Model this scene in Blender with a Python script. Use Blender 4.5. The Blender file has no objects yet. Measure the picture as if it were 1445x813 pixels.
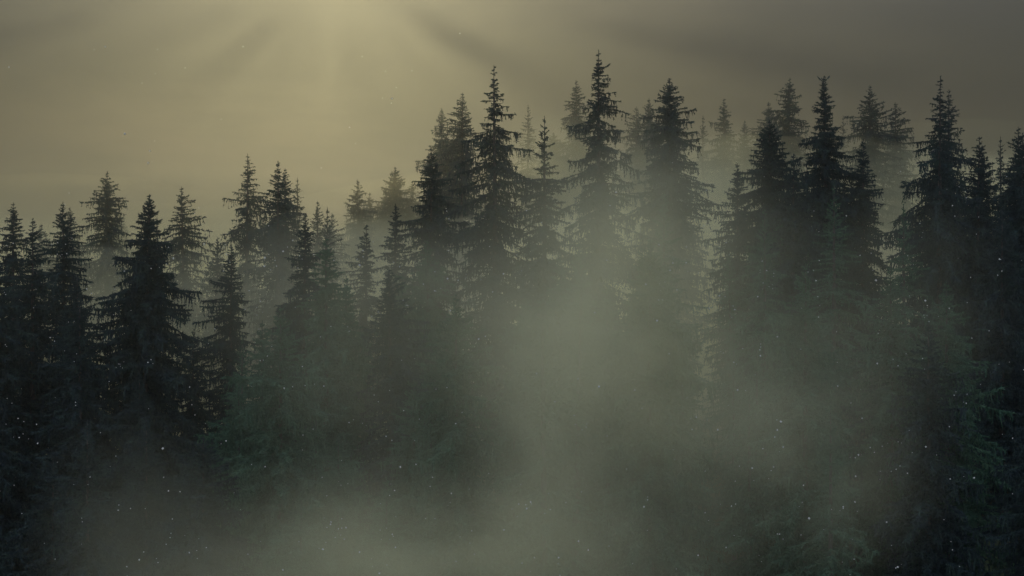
import bpy, math, random
import numpy as np
from mathutils import Vector

S = bpy.context.scene
COL = S.collection
random.seed(7)

# ----------------------------------------------------------------- camera
PX, W, H = 2007.0, 1445.0, 813.0          # focal length in photo pixels
cam_d = bpy.data.cameras.new('camera')
cam_d.sensor_width = 36.0
cam_d.lens = 36.0 * PX / W
cam_d.clip_start, cam_d.clip_end = 0.5, 6000.0
cam = bpy.data.objects.new('camera', cam_d)
cam.rotation_euler = (math.pi / 2, 0, 0)
COL.objects.link(cam)
S.camera = cam


def at(u, v, d):
    return Vector(((u - W / 2) * d / PX, d, (H / 2 - v) * d / PX))


# ----------------------------------------------------------------- helpers
def tag(o, label=None, cat=None, group=None, kind=None):
    for k, v in (('label', label), ('category', cat), ('group', group), ('kind', kind)):
        if v:
            o[k] = v
    return o


def mesh_obj(name, verts, faces, mats, parent=None, midx=None):
    """verts Nx3 float array, faces Mx3 or Mx4 int array."""
    me = bpy.data.meshes.new(name)
    verts = np.asarray(verts, dtype=np.float32)
    faces = np.asarray(faces, dtype=np.int32)
    n = faces.shape[1]
    me.vertices.add(len(verts))
    me.vertices.foreach_set('co', verts.ravel())
    me.loops.add(faces.size)
    me.loops.foreach_set('vertex_index', faces.ravel())
    me.polygons.add(len(faces))
    me.polygons.foreach_set('loop_start', np.arange(0, faces.size, n, dtype=np.int32))
    me.polygons.foreach_set('loop_total', np.full(len(faces), n, dtype=np.int32))
    for m in (mats if isinstance(mats, (list, tuple)) else [mats]):
        me.materials.append(m)
    if midx is not None:
        me.polygons.foreach_set('material_index', np.asarray(midx, dtype=np.int32))
    me.update(calc_edges=True)
    o = bpy.data.objects.new(name, me)
    COL.objects.link(o)
    if parent:
        o.parent = parent
    return o


def new_mat(name):
    m = bpy.data.materials.new(name)
    m.use_nodes = True
    m.node_tree.nodes.clear()
    return m, m.node_tree.nodes, m.node_tree.links


# ----------------------------------------------------------------- materials
def needle_mat(name, c0, c1, c2):
    m, N, L = new_mat(name)
    out = N.new('ShaderNodeOutputMaterial')
    geo = N.new('ShaderNodeNewGeometry')
    tc = N.new('ShaderNodeTexCoord')
    no = N.new('ShaderNodeTexNoise'); no.inputs['Scale'].default_value = 0.9; no.inputs['Detail'].default_value = 4
    L.new(tc.outputs['Object'], no.inputs['Vector'])
    add = N.new('ShaderNodeMath'); add.operation = 'MULTIPLY_ADD'
    add.inputs[1].default_value = 0.45; L.new(geo.outputs['Random Per Island'], add.inputs[0])
    L.new(no.outputs['Fac'], add.inputs[2])
    rp = N.new('ShaderNodeValToRGB')
    rp.color_ramp.elements[0].position, rp.color_ramp.elements[0].color = 0.40, (*c0, 1)
    rp.color_ramp.elements[1].position, rp.color_ramp.elements[1].color = 1.0, (*c2, 1)
    e = rp.color_ramp.elements.new(0.7); e.color = (*c1, 1)
    L.new(add.outputs[0], rp.inputs[0])
    d = N.new('ShaderNodeBsdfDiffuse'); t = N.new('ShaderNodeBsdfTranslucent')
    L.new(rp.outputs[0], d.inputs[0]); L.new(rp.outputs[0], t.inputs[0])
    mx = N.new('ShaderNodeMixShader'); mx.inputs[0].default_value = 0.22
    L.new(d.outputs[0], mx.inputs[1]); L.new(t.outputs[0], mx.inputs[2])
    L.new(mx.outputs[0], out.inputs['Surface'])
    return m


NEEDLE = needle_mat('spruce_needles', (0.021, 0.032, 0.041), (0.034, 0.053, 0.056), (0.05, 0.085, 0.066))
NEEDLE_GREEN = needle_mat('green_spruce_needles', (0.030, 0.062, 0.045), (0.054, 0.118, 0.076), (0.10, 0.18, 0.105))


def bark_mat():
    m, N, L = new_mat('bark')
    out = N.new('ShaderNodeOutputMaterial')
    tc = N.new('ShaderNodeTexCoord')
    mp = N.new('ShaderNodeMapping'); mp.inputs['Scale'].default_value = (6, 6, 1.2)
    no = N.new('ShaderNodeTexNoise'); no.inputs['Scale'].default_value = 2.0; no.inputs['Detail'].default_value = 8
    L.new(tc.outputs['Object'], mp.inputs[0]); L.new(mp.outputs[0], no.inputs['Vector'])
    rp = N.new('ShaderNodeValToRGB')
    rp.color_ramp.elements[0].position, rp.color_ramp.elements[0].color = 0.35, (0.028, 0.026, 0.023, 1)
    rp.color_ramp.elements[1].position, rp.color_ramp.elements[1].color = 0.7, (0.10, 0.09, 0.078, 1)
    L.new(no.outputs['Fac'], rp.inputs[0])
    b = N.new('ShaderNodeBsdfPrincipled'); b.inputs['Roughness'].default_value = 0.95
    L.new(rp.outputs[0], b.inputs['Base Color'])
    bp = N.new('ShaderNodeBump'); bp.inputs['Strength'].default_value = 0.6; bp.inputs['Distance'].default_value = 0.03
    L.new(no.outputs['Fac'], bp.inputs['Height']); L.new(bp.outputs[0], b.inputs['Normal'])
    L.new(b.outputs[0], out.inputs['Surface'])
    return m


BARK = bark_mat()


def ground_mat():
    m, N, L = new_mat('forest_floor')
    out = N.new('ShaderNodeOutputMaterial')
    tc = N.new('ShaderNodeTexCoord')
    no = N.new('ShaderNodeTexNoise'); no.inputs['Scale'].default_value = 0.35; no.inputs['Detail'].default_value = 10
    L.new(tc.outputs['Object'], no.inputs['Vector'])
    rp = N.new('ShaderNodeValToRGB')
    rp.color_ramp.elements[0].position, rp.color_ramp.elements[0].color = 0.3, (0.035, 0.03, 0.02, 1)
    rp.color_ramp.elements[1].position, rp.color_ramp.elements[1].color = 0.75, (0.05, 0.08, 0.035, 1)
    L.new(no.outputs['Fac'], rp.inputs[0])
    b = N.new('ShaderNodeBsdfDiffuse')
    L.new(rp.outputs[0], b.inputs[0]); L.new(b.outputs[0], out.inputs['Surface'])
    return m


def air_mat(name, color, density, aniso, build=None):
    m, N, L = new_mat(name)
    out = N.new('ShaderNodeOutputMaterial')
    v = N.new('ShaderNodeVolumePrincipled')
    v.inputs['Color'].default_value = (*color, 1)
    v.inputs['Density'].default_value = density
    v.inputs['Anisotropy'].default_value = aniso
    if build:
        L.new(build(N, L), v.inputs['Density'])
    L.new(v.outputs[0], out.inputs['Volume'])
    return m


# ----------------------------------------------------------------- ground
def smooth(a, b, x):
    x = np.asarray(x, float)
    t = np.clip((x - a) / (b - a), 0, 1)
    return t * t * (3 - 2 * t)


def ground_z(x, y):
    x = np.asarray(x, float); y = np.asarray(y, float)
    xs = 60 * np.tanh(x / 60)
    up = 0.14 * np.clip(y - 120, 0, 130) - 0.25 * np.clip(y - 270, 0, 400) * smooth(270, 330, y)
    up = np.maximum(up, -25)
    down = -0.27 * np.clip(120 - y, 0, 95) + 0.12 * np.clip(0 - y, 0, 160)
    base = -15.5 + 0.125 * xs * smooth(-60, 100, y) + up + down
    base = base + 0.5 * np.sin(x * 0.21 + 1.3) * np.cos(y * 0.17) + 0.25 * np.sin(x * 0.5 + y * 0.43)
    return base


def build_ground():
    ax = np.concatenate([np.linspace(-1500, -160, 24), np.linspace(-150, 150, 101), np.linspace(160, 1500, 24)])
    ay = np.concatenate([np.linspace(-600, -60, 14), np.linspace(-50, 340, 131), np.linspace(360, 1500, 24)])
    X, Y = np.meshgrid(ax, ay)
    Z = ground_z(X, Y)
    v = np.stack([X.ravel(), Y.ravel(), Z.ravel()], 1)
    nx, ny = len(ax), len(ay)
    i = np.arange(nx - 1)[None, :] + nx * np.arange(ny - 1)[:, None]
    f = np.stack([i, i + 1, i + 1 + nx, i + nx], -1).reshape(-1, 4)
    o = mesh_obj('hillside', v, f, ground_mat())
    o.data.polygons.foreach_set('use_smooth', [True] * len(o.data.polygons))
    tag(o, kind='structure')
    return float(Z.min())


Z_LOW = build_ground()


# ----------------------------------------------------------------- spruce
def unit(a):
    return a / (np.linalg.norm(a, axis=-1, keepdims=True) + 1e-9)


STYLE = {
    #            rmax  tau   irr   gap   space dens hang  lead  asc
    'regular':  (3.9, 6.6, 0.26, 0.05, 0.44, 1.1, 0.60, 0.9, 0.45),
    'ragged':   (4.2, 7.0, 0.42, 0.14, 0.52, 1.1, 0.85, 1.0, 0.30),
    'dense':    (4.0, 5.2, 0.22, 0.02, 0.36, 1.35, 0.60, 0.7, 0.50),
    'narrow':   (3.0, 5.8, 0.28, 0.05, 0.42, 1.2, 0.65, 0.9, 0.45),
    'sparse':   (3.6, 9.5, 0.28, 0.12, 0.66, 0.8, 0.35, 1.5, 0.75),
}


def spruce_mesh(height, style, seed, width=1.0, lod=1.0, profile=None, fork=False, side=None, dens_k=1.0, irr_k=1.0):
    rng = np.random.default_rng(seed)
    rmax, tau, irr, gap, space, dens, hang, lead, asc = STYLE[style]
    dens, irr = dens * dens_k, irr * irr_k
    tmax = height - 2.5
    # --- branches
    t, Z0, AZ, LEN = lead * 0.35, [], [], []
    T = []
    bend = rng.normal(0, 0.05, 2)
    clump = rng.uniform(0, 6.28, 3)
    while t < tmax:
        if profile:
            r = np.interp(t, [p[0] for p in profile], [p[1] for p in profile])
        else:
            r = rmax * width * (1 - math.exp(-t / tau))
            if t > tmax * 0.7:
                r *= 1 - 0.35 * (t / tmax - 0.7) / 0.3
        if t < lead:
            n = 3
            r = min(r, 0.10 + 0.22 * t)
        else:
            n = int(rng.integers(5, 8)) if t > 3 else int(rng.integers(4, 6))
        a0 = rng.uniform(0, 6.283)
        wob = 1 + irr * 0.6 * rng.normal()
        for k in range(n):
            if rng.random() < gap and t > lead:
                continue
            az = a0 + k * 6.283 / n + rng.normal(0, 0.25)
            f = 1 + irr * rng.normal() * 0.8 + irr * 0.5 * math.sin(2 * az + clump[0] + t * 0.7)
            f *= np.clip(wob, 0.55, 1.5)
            f = 1 + (f - 1) * min(1.0, t / 4.5)
            if side is not None:
                f *= 1 + side[1] * math.cos(az - side[0])
            T.append(t + rng.normal(0, 0.05 + 0.09 * min(1.0, t / 5))); AZ.append(az)
            LEN.append(max(0.10, r * np.clip(f, 0.3, 1.65)))
        if t > lead * 0.8:
            for k in range(int(rng.integers(3, 6))):          # short branches between the whorls
                T.append(t + space * rng.uniform(0.2, 0.8)); AZ.append(rng.uniform(0, 6.283))
                LEN.append(max(0.12, r * rng.uniform(0.3, 0.72)))
        t += space * (0.62 + 0.55 * min(1.0, t / 9.0)) * rng.uniform(0.75, 1.3)
    T, AZ, LEN = np.array(T), np.array(AZ), np.array(LEN)
    nb = len(T)
    e0 = np.radians(58 - 60 * np.clip(T / 6.0, 0, 1) ** 0.6) * asc / 0.55 + rng.normal(0, 0.15, nb)
    e0 = np.clip(e0, -0.45, 1.15)
    D = 0.10 + 0.38 * np.clip(T / 10, 0, 1) + rng.normal(0, 0.05, nb)
    U = 0.55 * D
    base = np.stack([bend[0] * 0 * T, 0 * T, height - T], 1)

    def axis(b, s):
        L = LEN[b]
        h = L * s * np.cos(e0[b])
        z = L * (s * np.sin(e0[b]) - D[b] * s ** 2 + U[b] * s ** 3)
        return np.stack([h * np.cos(AZ[b]), h * np.sin(AZ[b]), height - T[b] + z], 1)

    # --- twigs
    cnt = np.maximum(4, (LEN / 0.062 * dens * lod)).astype(int)
    b = np.repeat(np.arange(nb), cnt)
    s = np.clip(rng.random(len(b)) ** 0.85, 0.03, 1)
    p = axis(b, s)
    q = axis(b, np.minimum(s + 0.04, 1.04))
    fwd = unit(q - p)
    lat = np.stack([-np.sin(AZ[b]), np.cos(AZ[b]), np.zeros(len(b))], 1)
    sgn = np.where(rng.random(len(b)) < 0.5, -1.0, 1.0)[:, None]
    ishang = (rng.random(len(b)) < hang * np.clip(T[b] / 5, 0.10, 1) * 0.6)[:, None]
    down = np.array([[0, 0, -1.0]])
    dl = fwd * rng.uniform(0.4, 1.2, (len(b), 1)) + lat * sgn * rng.uniform(0.3, 1.1, (len(b), 1)) + down * rng.uniform(-0.12, 0.38, (len(b), 1))
    dh = down * 1.0 + fwd * rng.uniform(-0.1, 0.35, (len(b), 1)) + lat * rng.normal(0, 0.22, (len(b), 1))
    d = unit(np.where(ishang, dh, dl))
    big = np.clip(LEN[b] / 2.4, 0.16, 1.15)
    l = np.where(ishang[:, 0], rng.uniform(0.30, 1.0, len(b)) * (0.45 + 0.55 * big), rng.uniform(0.35, 0.85, len(b)) * (1.12 - 0.65 * s)) * big ** 0.75
    l = np.maximum(l, 0.07)
    # --- blades: main + side sprigs
    org, dr, ln, wd = [p], [d], [l], [np.full(len(b), 0.055) * (0.6 + 0.4 * big)]
    nside = 5 if lod > 0.7 else 3
    for j in range(nside):
        u = rng.uniform(0.1, 0.95, len(b))
        o2 = p + d * (l * u)[:, None]
        r3 = unit(rng.normal(0, 1, (len(b), 3)) + down * 0.25)
        d2 = unit(d * rng.uniform(0.5, 1.2, (len(b), 1)) + r3 * 0.9)
        org.append(o2); dr.append(d2)
        ln.append(rng.uniform(0.10, 0.26, len(b)) * (0.45 + 0.6 * big)); wd.append(np.full(len(b), 0.045 if lod > 0.7 else 0.07) * (0.6 + 0.4 * big))
    # axis blades so that the branch itself reads
    sa = np.linspace(0, 0.95, 8)
    bb = np.repeat(np.arange(nb), 8); ss = np.tile(sa, nb)
    pa = axis(bb, ss); pb = axis(bb, ss + 0.15)
    org.append(pa); dr.append(unit(pb - pa)); ln.append(np.linalg.norm(pb - pa, axis=1) * 1.1); wd.append(0.03 + 0.035 * (1 - ss) * np.clip(LEN[bb], 0.2, 1.5))
    # leader
    nl = 26
    zl = height - lead * rng.random(nl) ** 1.2
    az = rng.uniform(0, 6.283, nl)
    for k in range(5):                                             # the bare upright shoot
        org.append(np.array([[0.0, 0.0, height - lead * (1 - k / 5)]])); dr.append(np.array([[0.03, 0.02, 1.0]])); ln.append(np.array([lead * 0.3])); wd.append(np.array([0.045 - 0.004 * k]))
    org.append(np.stack([0 * zl, 0 * zl, zl], 1))
    dr.append(unit(np.stack([np.cos(az), np.sin(az), rng.uniform(0.5, 1.4, nl)], 1)))
    ln.append(rng.uniform(0.05, 0.16, nl)); wd.append(np.full(nl, 0.035))
    if fork:
        for a_, z_ in ((0.15, 0.0), (math.pi - 0.1, 0.1)):
            for k in range(6):
                f_ = k / 6
                org.append(np.array([[math.cos(a_) * 0.50 * f_, 0.1 * f_, height - 0.45 + z_ * 0 + 0.45 * f_ ** 1.6]]))
                g_ = (k + 1) / 6
                v_ = np.array([[math.cos(a_) * 0.50 * (g_ - f_), 0.1 / 6, 0.45 * (g_ ** 1.6 - f_ ** 1.6)]])
                dr.append(unit(v_)); ln.append(np.array([np.linalg.norm(v_) * 1.5])); wd.append(np.array([0.09]))
    org, dr, ln, wd = np.concatenate(org), np.concatenate(dr), np.concatenate(ln), np.concatenate(wd)
    perp = unit(np.cross(dr, unit(rng.normal(0, 1, dr.shape))))
    n = len(org)
    V = np.empty((n, 3, 3))
    V[:, 0] = org - perp * wd[:, None]; V[:, 1] = org + perp * wd[:, None]; V[:, 2] = org + dr * ln[:, None]
    return V.reshape(-1, 3), np.arange(n * 3).reshape(-1, 3)


def trunk_mesh(height, rng):
    rings, seg = 14, 9
    zs = np.linspace(0, 1, rings) ** 0.9 * height
    r0 = height * 0.0125
    v = []
    for z in zs:
        r = r0 * (1 - z / height) ** 0.85 + 0.012
        if z < 0.8:
            r *= 1.35 - 0.35 * z / 0.8
        for k in range(seg):
            a = 6.283185 * k / seg
            rr = r * (1 + 0.06 * math.sin(3 * a + z))
            v.append((math.cos(a) * rr, math.sin(a) * rr, z - (0.6 if z == 0 else 0)))
    f = []
    for i in range(rings - 1):
        for k in range(seg):
            f.append((i * seg + k, i * seg + (k + 1) % seg, (i + 1) * seg + (k + 1) % seg, (i + 1) * seg + k))
    return v, f


SEED = [100]
GROUP = 'spruces of the misty hillside forest'


def make_spruce(x, y, height, style='regular', width=1.0, lod=1.0, label=None, group=GROUP, green=False, **kw):
    SEED[0] += 1
    z = float(ground_z(x, y)) - 0.05
    root = bpy.data.objects.new('spruce_tree', None)
    root.empty_display_size = 0.5
    COL.objects.link(root)
    root.location = (x, y, z)
    v, f = spruce_mesh(height, style, SEED[0], width, lod, **kw)
    mesh_obj('crown', v, f, NEEDLE_GREEN if green else NEEDLE, root)
    tv, tf = trunk_mesh(height, random)
    mesh_obj('trunk', tv, tf, BARK, root)
    tag(root, label, 'tree', group)
    return root


def copy_spruce(src, x, y, scale, label, group):
    r = src.copy(); COL.objects.link(r)
    r.location = (x, y, float(ground_z(x, y)) - 0.05)
    r.scale = scale
    r.rotation_euler = (0, 0, random.uniform(0, 6.28))
    r['label'] = label; r['group'] = group
    for ch in src.children:
        c = ch.copy(); COL.objects.link(c); c.parent = r
    return r


# catalogue of the trees one can tell apart: photo pixel of the tip, distance, style, width factor, label
CAT = [
    # u, v, d, style, width, extra, label
    (17, 285, 128, 'narrow', 0.9, {}, "slim spruce standing just behind the dark spruce cut by the picture edge"),
    (45, 308, 108, 'regular', 0.8, {}, "short dark spruce between two taller slim ones at the ridge's low end"),
    (57, 316, 160, 'regular', 0.9, {}, "faint spruce tip showing just behind the short dark spruce at the ridge's low end"),
    (93, 284, 114, 'narrow', 0.95, {}, "dark narrow spruce with jagged outline next to the broad dense grey-green one"),
    (103, 292, 160, 'narrow', 1.0, {}, "pale spruce tip peeking out from behind the dark narrow jagged spruce"),
    (148, 241, 158, 'regular', 1.05, {}, "broad dense grey-green spruce, tallest at the ridge's low end, its base lost in mist"),
    (168, 294, 184, 'regular', 1.0, {}, "faint hazy spruce between the broad dense one and the black ragged one"),
    (199, 274, 104, 'dense', 1.0, {'irr_k': 1.6, 'dens_k': 1.2, 'profile': [(0, .05), (1.2, .55), (3.0, 1.25), (5.5, 1.9), (6.3, 2.6), (7.3, 2.5), (7.8, 3.3), (9, 3.0), (12, 3.8), (18, 4.3), (26, 4)]}, "nearly black ragged spruce with wide outspread boughs, darkest of the low ridge"),
    (226, 305, 156, 'sparse', 0.7, {}, "thin wispy spruce with bare tip standing close behind the black ragged spruce"),
    (263, 263, 152, 'regular', 0.95, {}, "evenly tapered grey-green spruce with sky on both sides, next to the black ragged spruce"),
    (117, 386, 106, 'regular', 0.8, {}, "small dark spruce tip below the broad dense grey-green spruce"),
    (-4, 350, 104, 'regular', 0.9, {}, "dark spruce cut in half by the picture edge at the ridge's low end"),
    (304, 334, 146, 'narrow', 0.9, {}, "short hazy spruce between the evenly tapered one and the tall slim drooping one"),
    (324, 344, 116, 'narrow', 0.85, {}, "short dark spruce at the foot of the tall slim drooping spruce"),
    (347, 217, 148, 'ragged', 0.72, {}, "tall slim spruce with drooping boughs clear against the sunlit sky, beside the twin tips"),
    (391, 227, 136, 'narrow', 0.85, {}, "darker and taller of the two spruces with close twin tips"),
    (404, 237, 142, 'narrow', 0.9, {}, "slightly shorter of the two spruces with close twin tips"),
    (420, 250, 170, 'sparse', 0.85, {}, "faint open spruce just behind the pair of close twin tips"),
    (446, 283, 152, 'regular', 0.7, {}, "bare-tipped tallest spruce of the small low cluster next to the twin tips"),
    (458, 292, 124, 'sparse', 0.75, {}, "sparse dark spruce with thin trunk showing in the middle of the small low cluster"),
    (468, 300, 160, 'regular', 0.8, {}, "pale spruce closing the small low cluster next to the sunlit gap"),
    (427, 302, 112, 'narrow', 0.9, {}, "dark narrow spruce in front of the faint open one, under the twin tips"),
    (505, 253, 180, 'regular', 1.0, {}, "hazy brown-grey broad spruce in the bright gap under the sun shaft"),
    (520, 271, 200, 'narrow', 1.0, {}, "faint slim spruce tucked against the hazy brown-grey one in the bright gap"),
    (560, 236, 194, 'dense', 1.0, {}, "very pale dense spruce, tallest of the ghostly group in the bright gap"),
    (542, 268, 204, 'narrow', 1.1, {}, "ghostly slim spruce slightly lower than the very pale dense one beside it"),
    (580, 255, 206, 'regular', 1.0, {}, "ghostly spruce between the very pale dense one and the dark jagged ridge spruce"),
    (515, 316, 128, 'regular', 0.72, {'dens_k': 0.9}, "small open spruce with clear whorls of branches in front of the bright gap"),
    (558, 287, 126, 'narrow', 0.75, {}, "small dark slim spruce with spindly top in front of the ghostly pale group"),
    (607, 208, 126, 'narrow', 1.05, {}, "dark jagged spruce where the ridge begins to rise beyond the bright gap"),
    (621, 153, 182, 'regular', 0.95, {}, "pale spruce directly behind the dark jagged one where the ridge rises"),
    (650, 131, 160, 'regular', 0.95, {}, "mid-grey pointed spruce between the pale one and the big drooping ragged spruce"),
    (701, 92, 117, 'ragged', 0.95, {'profile': [(0, .05), (1.5, .35), (2.6, .7), (4.2, 1.2), (5.6, 1.5), (7, 2.1), (8.5, 2.5), (10, 2.9), (13, 3.6), (18, 4.2), (28, 4)]}, "big dark ragged spruce with long drooping fringed boughs and sky between them"),
    (744, 148, 200, 'sparse', 0.95, {}, "ghostly thin spruce between the big drooping spruce and the short spindly one"),
    (768, 164, 114, 'sparse', 0.75, {'dens_k': 1.7, 'profile': [(0, .05), (1.5, .5), (2.2, .9), (3.2, .8), (4.2, .9), (4.6, .9), (5.5, 1.7), (7.5, 2.5), (10, 2.7), (14, 3.4), (24, 3.6)]}, "short dark spindly spruce with bare whorled top between the two tallest dark spruces"),
    (818, 114, 196, 'regular', 0.9, {}, "pale spruce half hidden behind the tallest dark spruce"),
    (787, 187, 214, 'dense', 1.2, {}, "very faint rounded spruce low between the spindly spruce and the tallest one"),
    (845, 70, 112, 'ragged', 0.95, {'profile': [(0, .05), (1.0, .2), (1.5, .55), (2.2, .85), (3.2, .85), (4.4, 1.6), (6, 1.75), (8, 2.2), (10, 2.35), (11.5, 3), (14, 3.3), (19, 4.2), (28, 4)]}, "tallest dark spruce of the ridge with heavy layered boughs"),
    (895, 150, 192, 'narrow', 1.05, {}, "fainter and lower of two pale spruces next to the bushy cone-shaped spruce"),
    (914, 138, 178, 'narrow', 1.0, {}, "taller of two pale spruces next to the bushy cone-shaped spruce"),
    (947, 110, 138, 'dense', 0.95, {}, "bushy cone-shaped dark grey spruce rising out of the bright mist"),
    (991, 162, 188, 'sparse', 0.8, {}, "thin faint spruce closest behind the bushy cone-shaped one"),
    (1022, 139, 188, 'regular', 0.85, {}, "pale pointed spruce alone between the bushy cone and the large hazy spruce"),
    (1048, 170, 192, 'regular', 0.9, {}, "low pale spruce between the lone pale pointed one and the slim hazy one"),
    (1085, 144, 184, 'narrow', 1.1, {}, "hazy slim spruce pressed against the large hazy pointed spruce"),
    (1109, 109, 174, 'regular', 1.05, {}, "large hazy pointed spruce towering behind a dark thick-set one"),
    (1092, 169, 122, 'dense', 0.95, {}, "dark thick-set spruce with pointed top in front of the large hazy spruce"),
    (1044, 230, 122, 'regular', 0.75, {}, "lower dark spruce at the edge of the bright mist beside the thick-set one"),
    (1170, 107, 117, 'dense', 0.9, {'fork': True, 'profile': [(0, .1), (1, .3), (2, .55), (3.0, 1.0), (3.8, .7), (4.2, .75), (4.6, 1.5), (6, 1.75), (8, 2.2), (10, 2.6), (14, 3.4), (26, 4)]}, "dark spruce with forked antler-like tip and slender top over a bushy body"),
    (1117, 217, 112, 'regular', 0.85, {}, "dark low spruce squeezed between the thick-set spruce and the fork-tipped one"),
    (1189, 163, 186, 'sparse', 0.8, {}, "tiny faint spruce tip just behind the fork-tipped spruce"),
    (1229, 120, 166, 'regular', 1.0, {}, "hazy wide-boughed spruce between the fork-tipped and the black spiked spruces"),
    (1265, 144, 170, 'narrow', 1.1, {}, "slim hazy spruce between the wide-boughed one and the black spiked spruce"),
    (1217, 196, 116, 'narrow', 1.0, {}, "dark narrow spruce just below the hazy wide-boughed one"),
    (1324, 108, 108, 'ragged', 0.9, {'profile': [(0, .06), (1.3, .35), (3, .8), (4.5, 1.0), (5.5, 1.3), (6.2, 1.8), (7, 1.5), (8.5, 2.1), (9.5, 2.2), (13, 3.2), (18, 4), (26, 4)]}, "black spiked spruce with shelf-like boughs, tallest at the ridge's high end"),
    (1337, 126, 140, 'regular', 0.8, {}, "greyer second tip close behind the black spiked spruce"),
    (1375, 192, 112, 'regular', 0.8, {}, "dark mid-height spruce following the black spiked spruce towards the picture edge"),
    (1387, 206, 118, 'narrow', 0.9, {}, "dark narrow spruce touching the mid-height one that follows the black spiked spruce"),
    (1412, 193, 142, 'sparse', 0.8, {}, "sparse grey spruce with visible trunk near the picture edge on the high ridge"),
    (1437, 188, 104, 'narrow', 0.95, {}, "dark narrow spruce almost at the picture edge on the ridge's high end"),
    (1444, 178, 116, 'narrow', 0.9, {}, "dark spruce cut by the picture edge at the ridge's high end"),
    (1277, 288, 104, 'sparse', 0.8, {'green': True}, "small open greenish spruce below the slim hazy one on the high slope"),
    # the lower, greener rank further down the slope
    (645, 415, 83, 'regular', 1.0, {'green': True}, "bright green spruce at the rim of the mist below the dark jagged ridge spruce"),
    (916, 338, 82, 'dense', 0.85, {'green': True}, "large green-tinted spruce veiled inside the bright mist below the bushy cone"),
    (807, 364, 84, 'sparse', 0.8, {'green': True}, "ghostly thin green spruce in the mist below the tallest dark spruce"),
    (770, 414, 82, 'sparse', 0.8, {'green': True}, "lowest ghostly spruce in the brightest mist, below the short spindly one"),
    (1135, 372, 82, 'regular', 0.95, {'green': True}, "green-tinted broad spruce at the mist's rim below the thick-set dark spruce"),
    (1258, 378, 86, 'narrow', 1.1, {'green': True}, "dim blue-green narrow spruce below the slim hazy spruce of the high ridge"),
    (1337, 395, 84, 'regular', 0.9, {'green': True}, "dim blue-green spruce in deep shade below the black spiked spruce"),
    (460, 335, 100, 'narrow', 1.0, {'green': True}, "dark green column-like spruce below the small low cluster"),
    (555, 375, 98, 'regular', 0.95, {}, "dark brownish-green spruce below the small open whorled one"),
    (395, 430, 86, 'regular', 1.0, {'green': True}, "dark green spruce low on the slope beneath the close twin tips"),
]

SKY = []           # (u, v, d) tips
TREES = []
for (u, v, d, style, wf, kw, lab) in CAT:
    p = at(u, v, d)
    h = p.z - float(ground_z(p.x, p.y))
    TREES.append((p.x, p.y))
    SKY.append((u, v, d))
    lod = 1.0 if d < 135 else 0.7
    vr = random.Random(int(u * 7 + v))
    kw = dict(kw)
    if vr.random() < 0.6:
        kw.setdefault('side', (vr.uniform(0, 6.28), vr.uniform(0.12, 0.38)))     # one-sided crowns
    o = make_spruce(p.x, p.y, h, style, wf, lod, lab, **kw)
    o.rotation_euler = (vr.gauss(0, 0.006), vr.gauss(0, 0.009), 0)             # hardly any trunk is plumb


# ----------------------------------------------------------------- filler trees that close the slope
def skyline(u):
    """lowest tip the catalogue leaves visible around column u"""
    return min((v + abs(u - uu) * 2.2 for uu, v, d in SKY), default=400)


ZONES = [
    (330, 'blackish spruce merging into the deep shade below the black ragged spruce', 'shaded spruces below the low ridge'),
    (650, 'dark green spruce crowded on the slope below the twin tips and the bright gap', 'dark spruces below the bright gap'),
    (1040, 'spruce blurred to a faint shape inside the bright mist bank', 'spruces lost in the mist bank'),
    (9999, 'blue-black spruce crowded in the shade below the fork-tipped and black spiked spruces', 'shaded spruces below the high ridge'),
]
protos = []
fill = 0
rows = [78, 85, 92, 100, 108, 115]
for y0 in rows:
    half = y0 * 0.36 + 13
    x = -half + random.uniform(0, 5)
    while x < half:
        y = y0 + random.uniform(-3, 3)
        xx = x + random.uniform(-1, 1)
        x += random.uniform(5.0, 7.0)
        if any((xx - a) ** 2 + (y - b) ** 2 < 9.5 for a, b in TREES):
            continue
        u = W / 2 + xx * PX / y
        if y < 90 and 640 < u < 1040:
            continue
        vmax = skyline(u) + (100 if y > 98 else 300)
        gz = float(ground_z(xx, y))
        hmax = (H / 2 - vmax) * y / PX - gz
        hh = random.uniform(17, 25)
        if -40 < u < W + 40:
            hh = min(hh, hmax)
        elif y < 90:
            continue
        if hh < 11:
            continue
        vt = H / 2 - (gz + hh) * PX / y
        if vt > 800:
            continue
        lab, grp = next((l, g) for lim, l, g in ZONES if u < lim)
        if len(protos) < 8:
            st = ['regular', 'narrow', 'dense', 'ragged', 'regular', 'sparse', 'narrow', 'regular'][len(protos)]
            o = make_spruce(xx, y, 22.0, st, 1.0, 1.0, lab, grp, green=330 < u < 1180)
            o.scale = (hh / 22, hh / 22, hh / 22)
            protos.append(o)
        else:
            k = hh / 22
            wv = k * random.uniform(0.85, 1.1)
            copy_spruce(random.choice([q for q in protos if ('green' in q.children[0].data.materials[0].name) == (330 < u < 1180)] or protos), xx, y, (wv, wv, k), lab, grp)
        TREES.append((xx, y))
        fill += 1
print('FILL', fill)


# ----------------------------------------------------------------- air
def box(name, lo, hi, mat):
    v = [(x, y, z) for x in (lo[0], hi[0]) for y in (lo[1], hi[1]) for z in (lo[2], hi[2])]
    f = [(0, 1, 3, 2), (4, 6, 7, 5), (0, 4, 5, 1), (2, 3, 7, 6), (0, 2, 6, 4), (1, 5, 7, 3)]
    return mesh_obj(name, v, f, mat)


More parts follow.
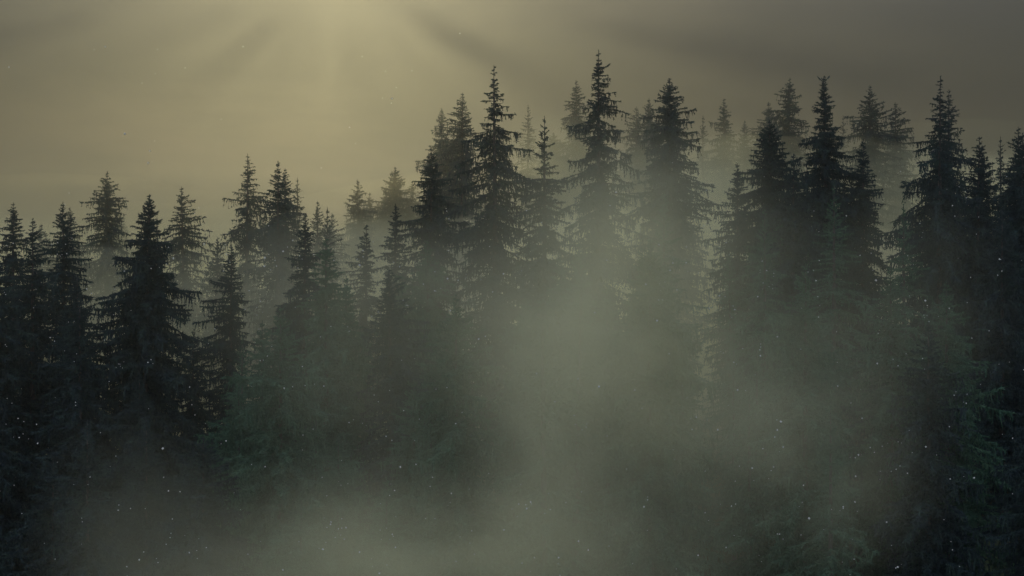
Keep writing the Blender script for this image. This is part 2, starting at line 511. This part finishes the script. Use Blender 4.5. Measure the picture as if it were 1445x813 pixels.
tag(box('haze', (-1510, -610, Z_LOW - 1), (1510, 1510, 70), air_mat('haze_air', (0.88, 0.91, 0.86), 0.00028, 0.75)), kind='stuff')
tag(box('mist', (-170, 131, -40), (170, 331, 68), air_mat('veil_air', (0.97, 0.92, 0.70), 0.0012, 0.85)),
    'thin sunlit veil of mist high over the ridge spruces', 'mist', kind='stuff')


def mist_layer(front, rise, sigma, seed, mat):
    """one closed body of even mist lying on the slope; several of them thin out upwards and towards the valley"""
    ax = np.linspace(-165 - seed, 165 + seed, 34); ay = np.linspace(front, 212 + seed * 2.5, 18)
    X, Y = np.meshgrid(ax, ay)
    top = ground_z(X, np.minimum(Y, 172)) + rise + 2.5 * np.sin(X * 0.05 + seed) * np.cos(Y * 0.04 + seed) + 1.5 * np.sin(X * 0.11 + Y * 0.07 + seed * 2)
    top = top + 3.0 * smooth(-8, -50, X) - 1.5 * smooth(15, 45, X)
    top = top - (rise - 2) * (1 - smooth(front, front + 26, Y)) - (rise - 5) * 0.85 * smooth(172, 214 + seed * 2.5, Y)
    lo = np.full_like(top, -45.0 + seed * 0.4)
    nx, ny = len(ax), len(ay)
    v = np.concatenate([np.stack([X.ravel(), Y.ravel(), top.ravel()], 1), np.stack([X.ravel(), Y.ravel(), lo.ravel()], 1)])
    i = (np.arange(nx - 1)[None, :] + nx * np.arange(ny - 1)[:, None]).ravel()
    n = nx * ny
    f = [np.stack([i, i + 1, i + 1 + nx, i + nx], 1), np.stack([i + n, i + nx + n, i + 1 + nx + n, i + 1 + n], 1)]
    per = list(range(nx)) + [nx * k + nx - 1 for k in range(1, ny)] + [nx * (ny - 1) + k for k in range(nx - 2, -1, -1)] + [nx * k for k in range(ny - 2, 0, -1)]
    per = np.array(per); nxt = np.roll(per, -1)
    f.append(np.stack([nxt, per, per + n, nxt + n], 1))
    o = mesh_obj('mist', v, np.concatenate(f), mat)
    tag(o, 'pale sunlit mist standing among the spruces along the ridge', 'mist', 'mist layers along the ridge', kind='stuff')


for fr, ri, sd, den, g_ in ((103, 15, 1.0, 0.011, 0.15), (114, 19, 2.3, 0.010, 0.15), (128, 21, 3.1, 0.009, 0.70), (141, 23, 4.4, 0.0065, 0.80), (152, 25, 5.2, 0.0013, 0.85), (158, 28, 6.1, 0.0010, 0.85), (164, 31, 7.4, 0.0008, 0.85), (170, 35, 8.3, 0.0006, 0.85), (176, 40, 9.6, 0.0005, 0.85), (182, 46, 10.5, 0.0004, 0.85)):
    mist_layer(fr, ri, den, sd, air_mat('ridge_mist', (0.97, 0.92, 0.58), den, g_))


def soft_blob(name, centre, radius, density, scale, seed, lab, aniso=0.0, thr=0.34):
    """a drifting bank: closed ellipsoid, dense inside, fading to nothing at its skin"""
    def build(N, L):
        tc = N.new('ShaderNodeTexCoord')
        ln = N.new('ShaderNodeVectorMath'); ln.operation = 'LENGTH'
        L.new(tc.outputs['Object'], ln.inputs[0])
        fall = N.new('ShaderNodeMapRange'); fall.interpolation_type = 'SMOOTHSTEP'
        fall.inputs['From Min'].default_value = 1.0; fall.inputs['From Max'].default_value = 0.0
        L.new(ln.outputs['Value'], fall.inputs['Value'])
        no = N.new('ShaderNodeTexNoise'); no.noise_dimensions = '4D'
        no.inputs['Scale'].default_value = scale * 1.1; no.inputs['Detail'].default_value = 5; no.inputs['Roughness'].default_value = 0.6; no.inputs['Distortion'].default_value = 0.4; no.inputs['W'].default_value = seed
        L.new(tc.outputs['Object'], no.inputs['Vector'])
        nr = N.new('ShaderNodeMapRange'); nr.interpolation_type = 'SMOOTHSTEP'
        nr.inputs['From Min'].default_value = thr; nr.inputs['From Max'].default_value = 0.66
        nr.inputs['To Min'].default_value = 0.22
        L.new(no.outputs['Fac'], nr.inputs['Value'])
        m1 = N.new('ShaderNodeMath'); m1.operation = 'MULTIPLY'
        L.new(fall.outputs[0], m1.inputs[0]); L.new(nr.outputs[0], m1.inputs[1])
        m2 = N.new('ShaderNodeMath'); m2.operation = 'MULTIPLY'; m2.inputs[1].default_value = density
        L.new(m1.outputs[0], m2.inputs[0])
        return m2.outputs[0]
    mat = air_mat(name + '_air', (0.97, 0.92, 0.58), density, aniso, build)
    mat.cycles.volume_step_rate = 0.6
    nu, nv = 24, 14
    v = [(0, 0, 1)]
    for i in range(1, nv):
        th = math.pi * i / nv
        for k in range(nu):
            a = 2 * math.pi * k / nu
            v.append((math.sin(th) * math.cos(a), math.sin(th) * math.sin(a), math.cos(th)))
    v.append((0, 0, -1))
    f = []
    for k in range(nu):
        f.append((0, 1 + k, 1 + (k + 1) % nu))
        last = 1 + (nv - 2) * nu
        f.append((len(v) - 1, last + (k + 1) % nu, last + k))
    for i in range(nv - 2):
        for k in range(nu):
            a, b2 = 1 + i * nu + k, 1 + i * nu + (k + 1) % nu
            f.append((a, a + nu, b2 + nu)); f.append((a, b2 + nu, b2))
    o = mesh_obj('mist', v, f, mat)
    o.location, o.scale = centre, radius
    tag(o, lab, 'mist', kind='stuff')
    return o


def bank(u, v, d, ru, rv, rd, dens, seed, lab, scale=1.6, **kw):
    c = at(u, v, d)
    return soft_blob('mist', c, (ru * d / PX, rd, rv * d / PX), dens, scale, seed, lab, **kw)


bank(880, 470, 75, 350, 360, 10, 0.125, 3.1, 'bright bank of mist glowing in front of the slope below the tallest spruces', 1.9)
bank(920, 320, 80, 230, 170, 7, 0.07, 1.7, 'wisp of mist climbing to the bushy cone-shaped spruce', 1.5)
bank(690, 820, 60, 480, 260, 9, 0.10, 8.4, 'broad pale mist filling the bottom of the valley', 2.2)
bank(420, 840, 62, 420, 240, 8, 0.06, 4.2, 'thin mist trailing along the bottom below the twin tips', 1.8)
bank(790, 560, 65, 180, 330, 8, 0.06, 2.4, 'column of mist rising in the middle of the slope', 1.5)
bank(190, 770, 64, 190, 240, 8, 0.018, 5.2, 'dim patch of mist low in the shade below the black ragged spruce', 1.5)
bank(790, 240, 166, 130, 100, 14, 0.05, 9.1, 'pale mist between the two tallest dark spruces and the faint ones behind', 1.3, aniso=0.6)
bank(1020, 260, 150, 130, 110, 12, 0.05, 2.9, 'pale mist before the lone pale pointed spruce on the ridge', 1.3, aniso=0.5)
bank(540, 500, 79, 340, 260, 9, 0.035, 2.2, 'dim haze among the trees below the bright gap', 1.5)
bank(1230, 440, 78, 250, 230, 8, 0.028, 7.2, 'dim haze among the trees below the black spiked spruce', 1.5)
bank(430, 390, 119, 260, 120, 8, 0.045, 3.9, 'thin grey mist veiling the twin-tipped and tall slim spruces', 1.4)
bank(650, 390, 108, 170, 110, 6, 0.045, 5.9, 'thin grey mist drifting below the dark jagged and mid-grey pointed spruces', 1.4)
bank(1130, 640, 63, 260, 240, 8, 0.05, 6.6, 'thin grey mist drifting below the thick-set and fork-tipped spruces', 1.8)

# ----------------------------------------------------------------- pale specks adrift in the valley air
def motes():
    rng = np.random.default_rng(11)
    m, N, L = new_mat('pale_fluff')
    out = N.new('ShaderNodeOutputMaterial')
    d = N.new('ShaderNodeBsdfDiffuse'); d.inputs[0].default_value = (0.85, 0.85, 0.80, 1)
    t = N.new('ShaderNodeBsdfTranslucent'); t.inputs[0].default_value = (0.85, 0.85, 0.80, 1)
    mx = N.new('ShaderNodeMixShader'); mx.inputs[0].default_value = 0.4
    L.new(d.outputs[0], mx.inputs[1]); L.new(t.outputs[0], mx.inputs[2]); L.new(mx.outputs[0], out.inputs[0])
    pts = []
    while len(pts) < 760:
        u, v = rng.uniform(-120, 1565), rng.uniform(40, 870)
        keep = (0.25 if u < 600 else 0.04) if v < 240 else (0.45 if v < 330 else 1.0)
        if rng.random() > keep:
            continue
        dd = rng.uniform(12, 34)
        pts.append((u, v, dd))
        if rng.random() < 0.25:                       # they drift in loose knots
            for k in range(int(rng.integers(1, 4))):
                pts.append((u + rng.normal(0, 14), v + rng.normal(0, 14), dd + rng.normal(0, 0.5)))
    oct_v = np.array([(1, 0, 0), (-1, 0, 0), (0, 1, 0), (0, -1, 0), (0, 0, 1), (0, 0, -1)], float)
    oct_f = np.array([(0, 2, 4), (2, 1, 4), (1, 3, 4), (3, 0, 4), (2, 0, 5), (1, 2, 5), (3, 1, 5), (0, 3, 5)])
    V, F = [], []
    for (u, v, dd) in pts:
        p = np.array(at(u, v, dd))
        r = dd / 1422 * np.clip(rng.lognormal(-0.55, 0.32), 0.4, 1.3)
        q = oct_v * r * rng.uniform(0.7, 1.25, (6, 1)) + rng.normal(0, 0.12 * r, (6, 3))
        F.append(oct_f + 6 * len(V)); V.append(p + q)
    o = mesh_obj('dust', np.concatenate(V), np.concatenate(F), m)
    tag(o, 'pale specks of dust and fluff drifting in the air before the forest', 'dust', kind='stuff')


motes()

# ----------------------------------------------------------------- light
to_sun = Vector((470 - W / 2, PX, H / 2 + 40)).normalized()
elev = math.asin(to_sun.z)
azim = math.atan2(to_sun.x, to_sun.y)
sun_d = bpy.data.lights.new('sun', 'SUN')
sun_d.energy = 0.60
sun_d.angle = math.radians(0.3)
sun_d.color = (1.0, 0.895, 0.58)
sun = bpy.data.objects.new('sun', sun_d)
sun.rotation_euler = (-to_sun).to_track_quat('-Z', 'Y').to_euler()
COL.objects.link(sun)

# added cloud strips, out of view, placed so their gaps shape the sun shafts
import bmesh
A_ = Vector((0, 0, 1)).cross(to_sun).normalized() * -1.0      # to the right as seen from the valley
B_ = A_.cross(to_sun).normalized()
if B_.z < 0:
    B_ = -B_
if A_.x < 0:
    A_ = -A_
SHAFT_CASTERS = [  # a (right), b (up), half length, half height, tilt in degrees
    (-58, -13, 9, 2.6, 8), (-76, -17, 10, 2.6, 10), (60, -10, 12, 2.2, -10), (92, -15, 18, 5.0, -10), (78, -16, 14, 3.0, -10),
]
for phi, r, ha, hb in ((-86, 26, 15, 1.5), (-67, 21, 12, 1.4), (-49, 18, 11, 1.5), (-31, 16, 9, 1.2), (-15, 16, 9, 1.1), (11, 16, 8, 1.1), (25, 17, 9, 0.9), (42, 19, 11, 0.8), (63, 25, 14, 2.2)):
    q = math.radians(phi)
    SHAFT_CASTERS.append((r * math.sin(q), -r * math.cos(q), ha, hb, math.degrees(math.atan2(-math.cos(q), math.sin(q)))))
rc = random.Random(4)
bm = bmesh.new()
c0 = to_sun * 1300
for (a, b, ha, hb, tilt) in SHAFT_CASTERS:
    n = max(4, int(ha / (hb * 0.8)))
    ct, st = math.cos(math.radians(tilt)), math.sin(math.radians(tilt))
    for k in range(n):
        q = -1 + 2 * (k + 0.5) / n
        r = hb * (1 - 0.55 * q * q) * rc.uniform(0.75, 1.15)
        du, dv = q * ha, rc.uniform(-0.25, 0.25) * hb
        aa, b2 = a + du * ct - dv * st, b + du * st + dv * ct
        p = c0 + A_ * aa + B_ * b2 + to_sun * rc.uniform(-1, 1)
        g = bmesh.ops.create_icosphere(bm, subdivisions=2, radius=r)
        for vv in g['verts']:
            vv.co = vv.co * (1 + 0.12 * math.sin(vv.co.x * 2 + k) * math.cos(vv.co.z * 2)) + p
me = bpy.data.meshes.new('shaft_casters'); bm.to_mesh(me); bm.free()
me.materials.append(air_mat('shaft_caster_vapour', (0.98, 0.98, 0.97), 0.45, 0.8))
shaft_casters = bpy.data.objects.new('shaft_casters', me); COL.objects.link(shaft_casters)
rm = shaft_casters.modifiers.new('merge', 'REMESH'); rm.mode = 'VOXEL'; rm.voxel_size = 0.4
tag(shaft_casters, 'added cloud strips out of view, shaped to split the sun into shafts', 'shaft_casters', kind='stuff')

wd = bpy.data.worlds.new('World')
S.world = wd
wd.use_nodes = True
N, L = wd.node_tree.nodes, wd.node_tree.links
N.clear()
wo = N.new('ShaderNodeOutputWorld'); bg = N.new('ShaderNodeBackground')
sky = N.new('ShaderNodeTexSky'); sky.sky_type = 'NISHITA'
sky.sun_disc = False
sky.sun_elevation = elev
sky.sun_rotation = azim
sky.air_density, sky.dust_density, sky.ozone_density = 1.0, 3.0, 1.0
bg.inputs['Strength'].default_value = 0.15
# an overcast deck, darker towards the horizon, thin enough in places for the low sun's glow
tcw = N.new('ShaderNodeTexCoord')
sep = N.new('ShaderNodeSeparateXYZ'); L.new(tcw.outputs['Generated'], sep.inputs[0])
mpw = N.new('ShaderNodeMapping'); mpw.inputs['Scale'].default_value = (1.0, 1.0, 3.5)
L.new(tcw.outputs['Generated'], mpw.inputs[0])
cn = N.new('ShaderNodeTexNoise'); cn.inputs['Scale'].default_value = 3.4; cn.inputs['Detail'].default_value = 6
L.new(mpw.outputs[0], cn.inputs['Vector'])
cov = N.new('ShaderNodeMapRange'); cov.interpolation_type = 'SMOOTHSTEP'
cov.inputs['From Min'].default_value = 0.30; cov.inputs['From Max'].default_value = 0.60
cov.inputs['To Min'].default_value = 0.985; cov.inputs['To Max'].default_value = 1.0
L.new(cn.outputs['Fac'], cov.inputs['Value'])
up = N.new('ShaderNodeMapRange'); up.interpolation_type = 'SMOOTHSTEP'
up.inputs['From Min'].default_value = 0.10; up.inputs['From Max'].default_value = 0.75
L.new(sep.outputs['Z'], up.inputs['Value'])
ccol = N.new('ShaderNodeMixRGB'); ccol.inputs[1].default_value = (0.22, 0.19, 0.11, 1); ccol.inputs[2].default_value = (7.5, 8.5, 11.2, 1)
back = N.new('ShaderNodeMapRange'); back.interpolation_type = 'SMOOTHSTEP'   # sky brightened behind the camera, added to fill the mist and near trees
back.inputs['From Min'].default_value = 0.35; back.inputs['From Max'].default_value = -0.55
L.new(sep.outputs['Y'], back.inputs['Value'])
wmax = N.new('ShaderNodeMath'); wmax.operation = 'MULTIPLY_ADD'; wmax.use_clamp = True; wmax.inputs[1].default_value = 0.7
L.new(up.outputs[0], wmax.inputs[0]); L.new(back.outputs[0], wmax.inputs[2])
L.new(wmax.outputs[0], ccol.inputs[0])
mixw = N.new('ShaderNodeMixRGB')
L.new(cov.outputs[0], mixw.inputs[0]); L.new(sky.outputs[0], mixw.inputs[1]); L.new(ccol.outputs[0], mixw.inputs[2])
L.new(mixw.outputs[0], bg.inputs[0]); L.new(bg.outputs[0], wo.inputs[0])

# ----------------------------------------------------------------- render settings
S.render.engine = 'CYCLES'
C = S.cycles
C.use_denoising = True
C.max_bounces = 8
C.diffuse_bounces = 2
C.transparent_max_bounces = 8
C.volume_bounces = 4
C.volume_step_rate = 1.0
C.volume_max_steps = 256
C.use_adaptive_sampling = True
C.adaptive_threshold = 0.02
C.sample_clamp_indirect = 4.0
vs = S.view_settings
S.display_settings.display_device = 'sRGB'
vs.view_transform = 'Standard'
vs.look = 'None'
vs.gamma = 1.0
vs.use_curve_mapping = False
vs.exposure = -0.92
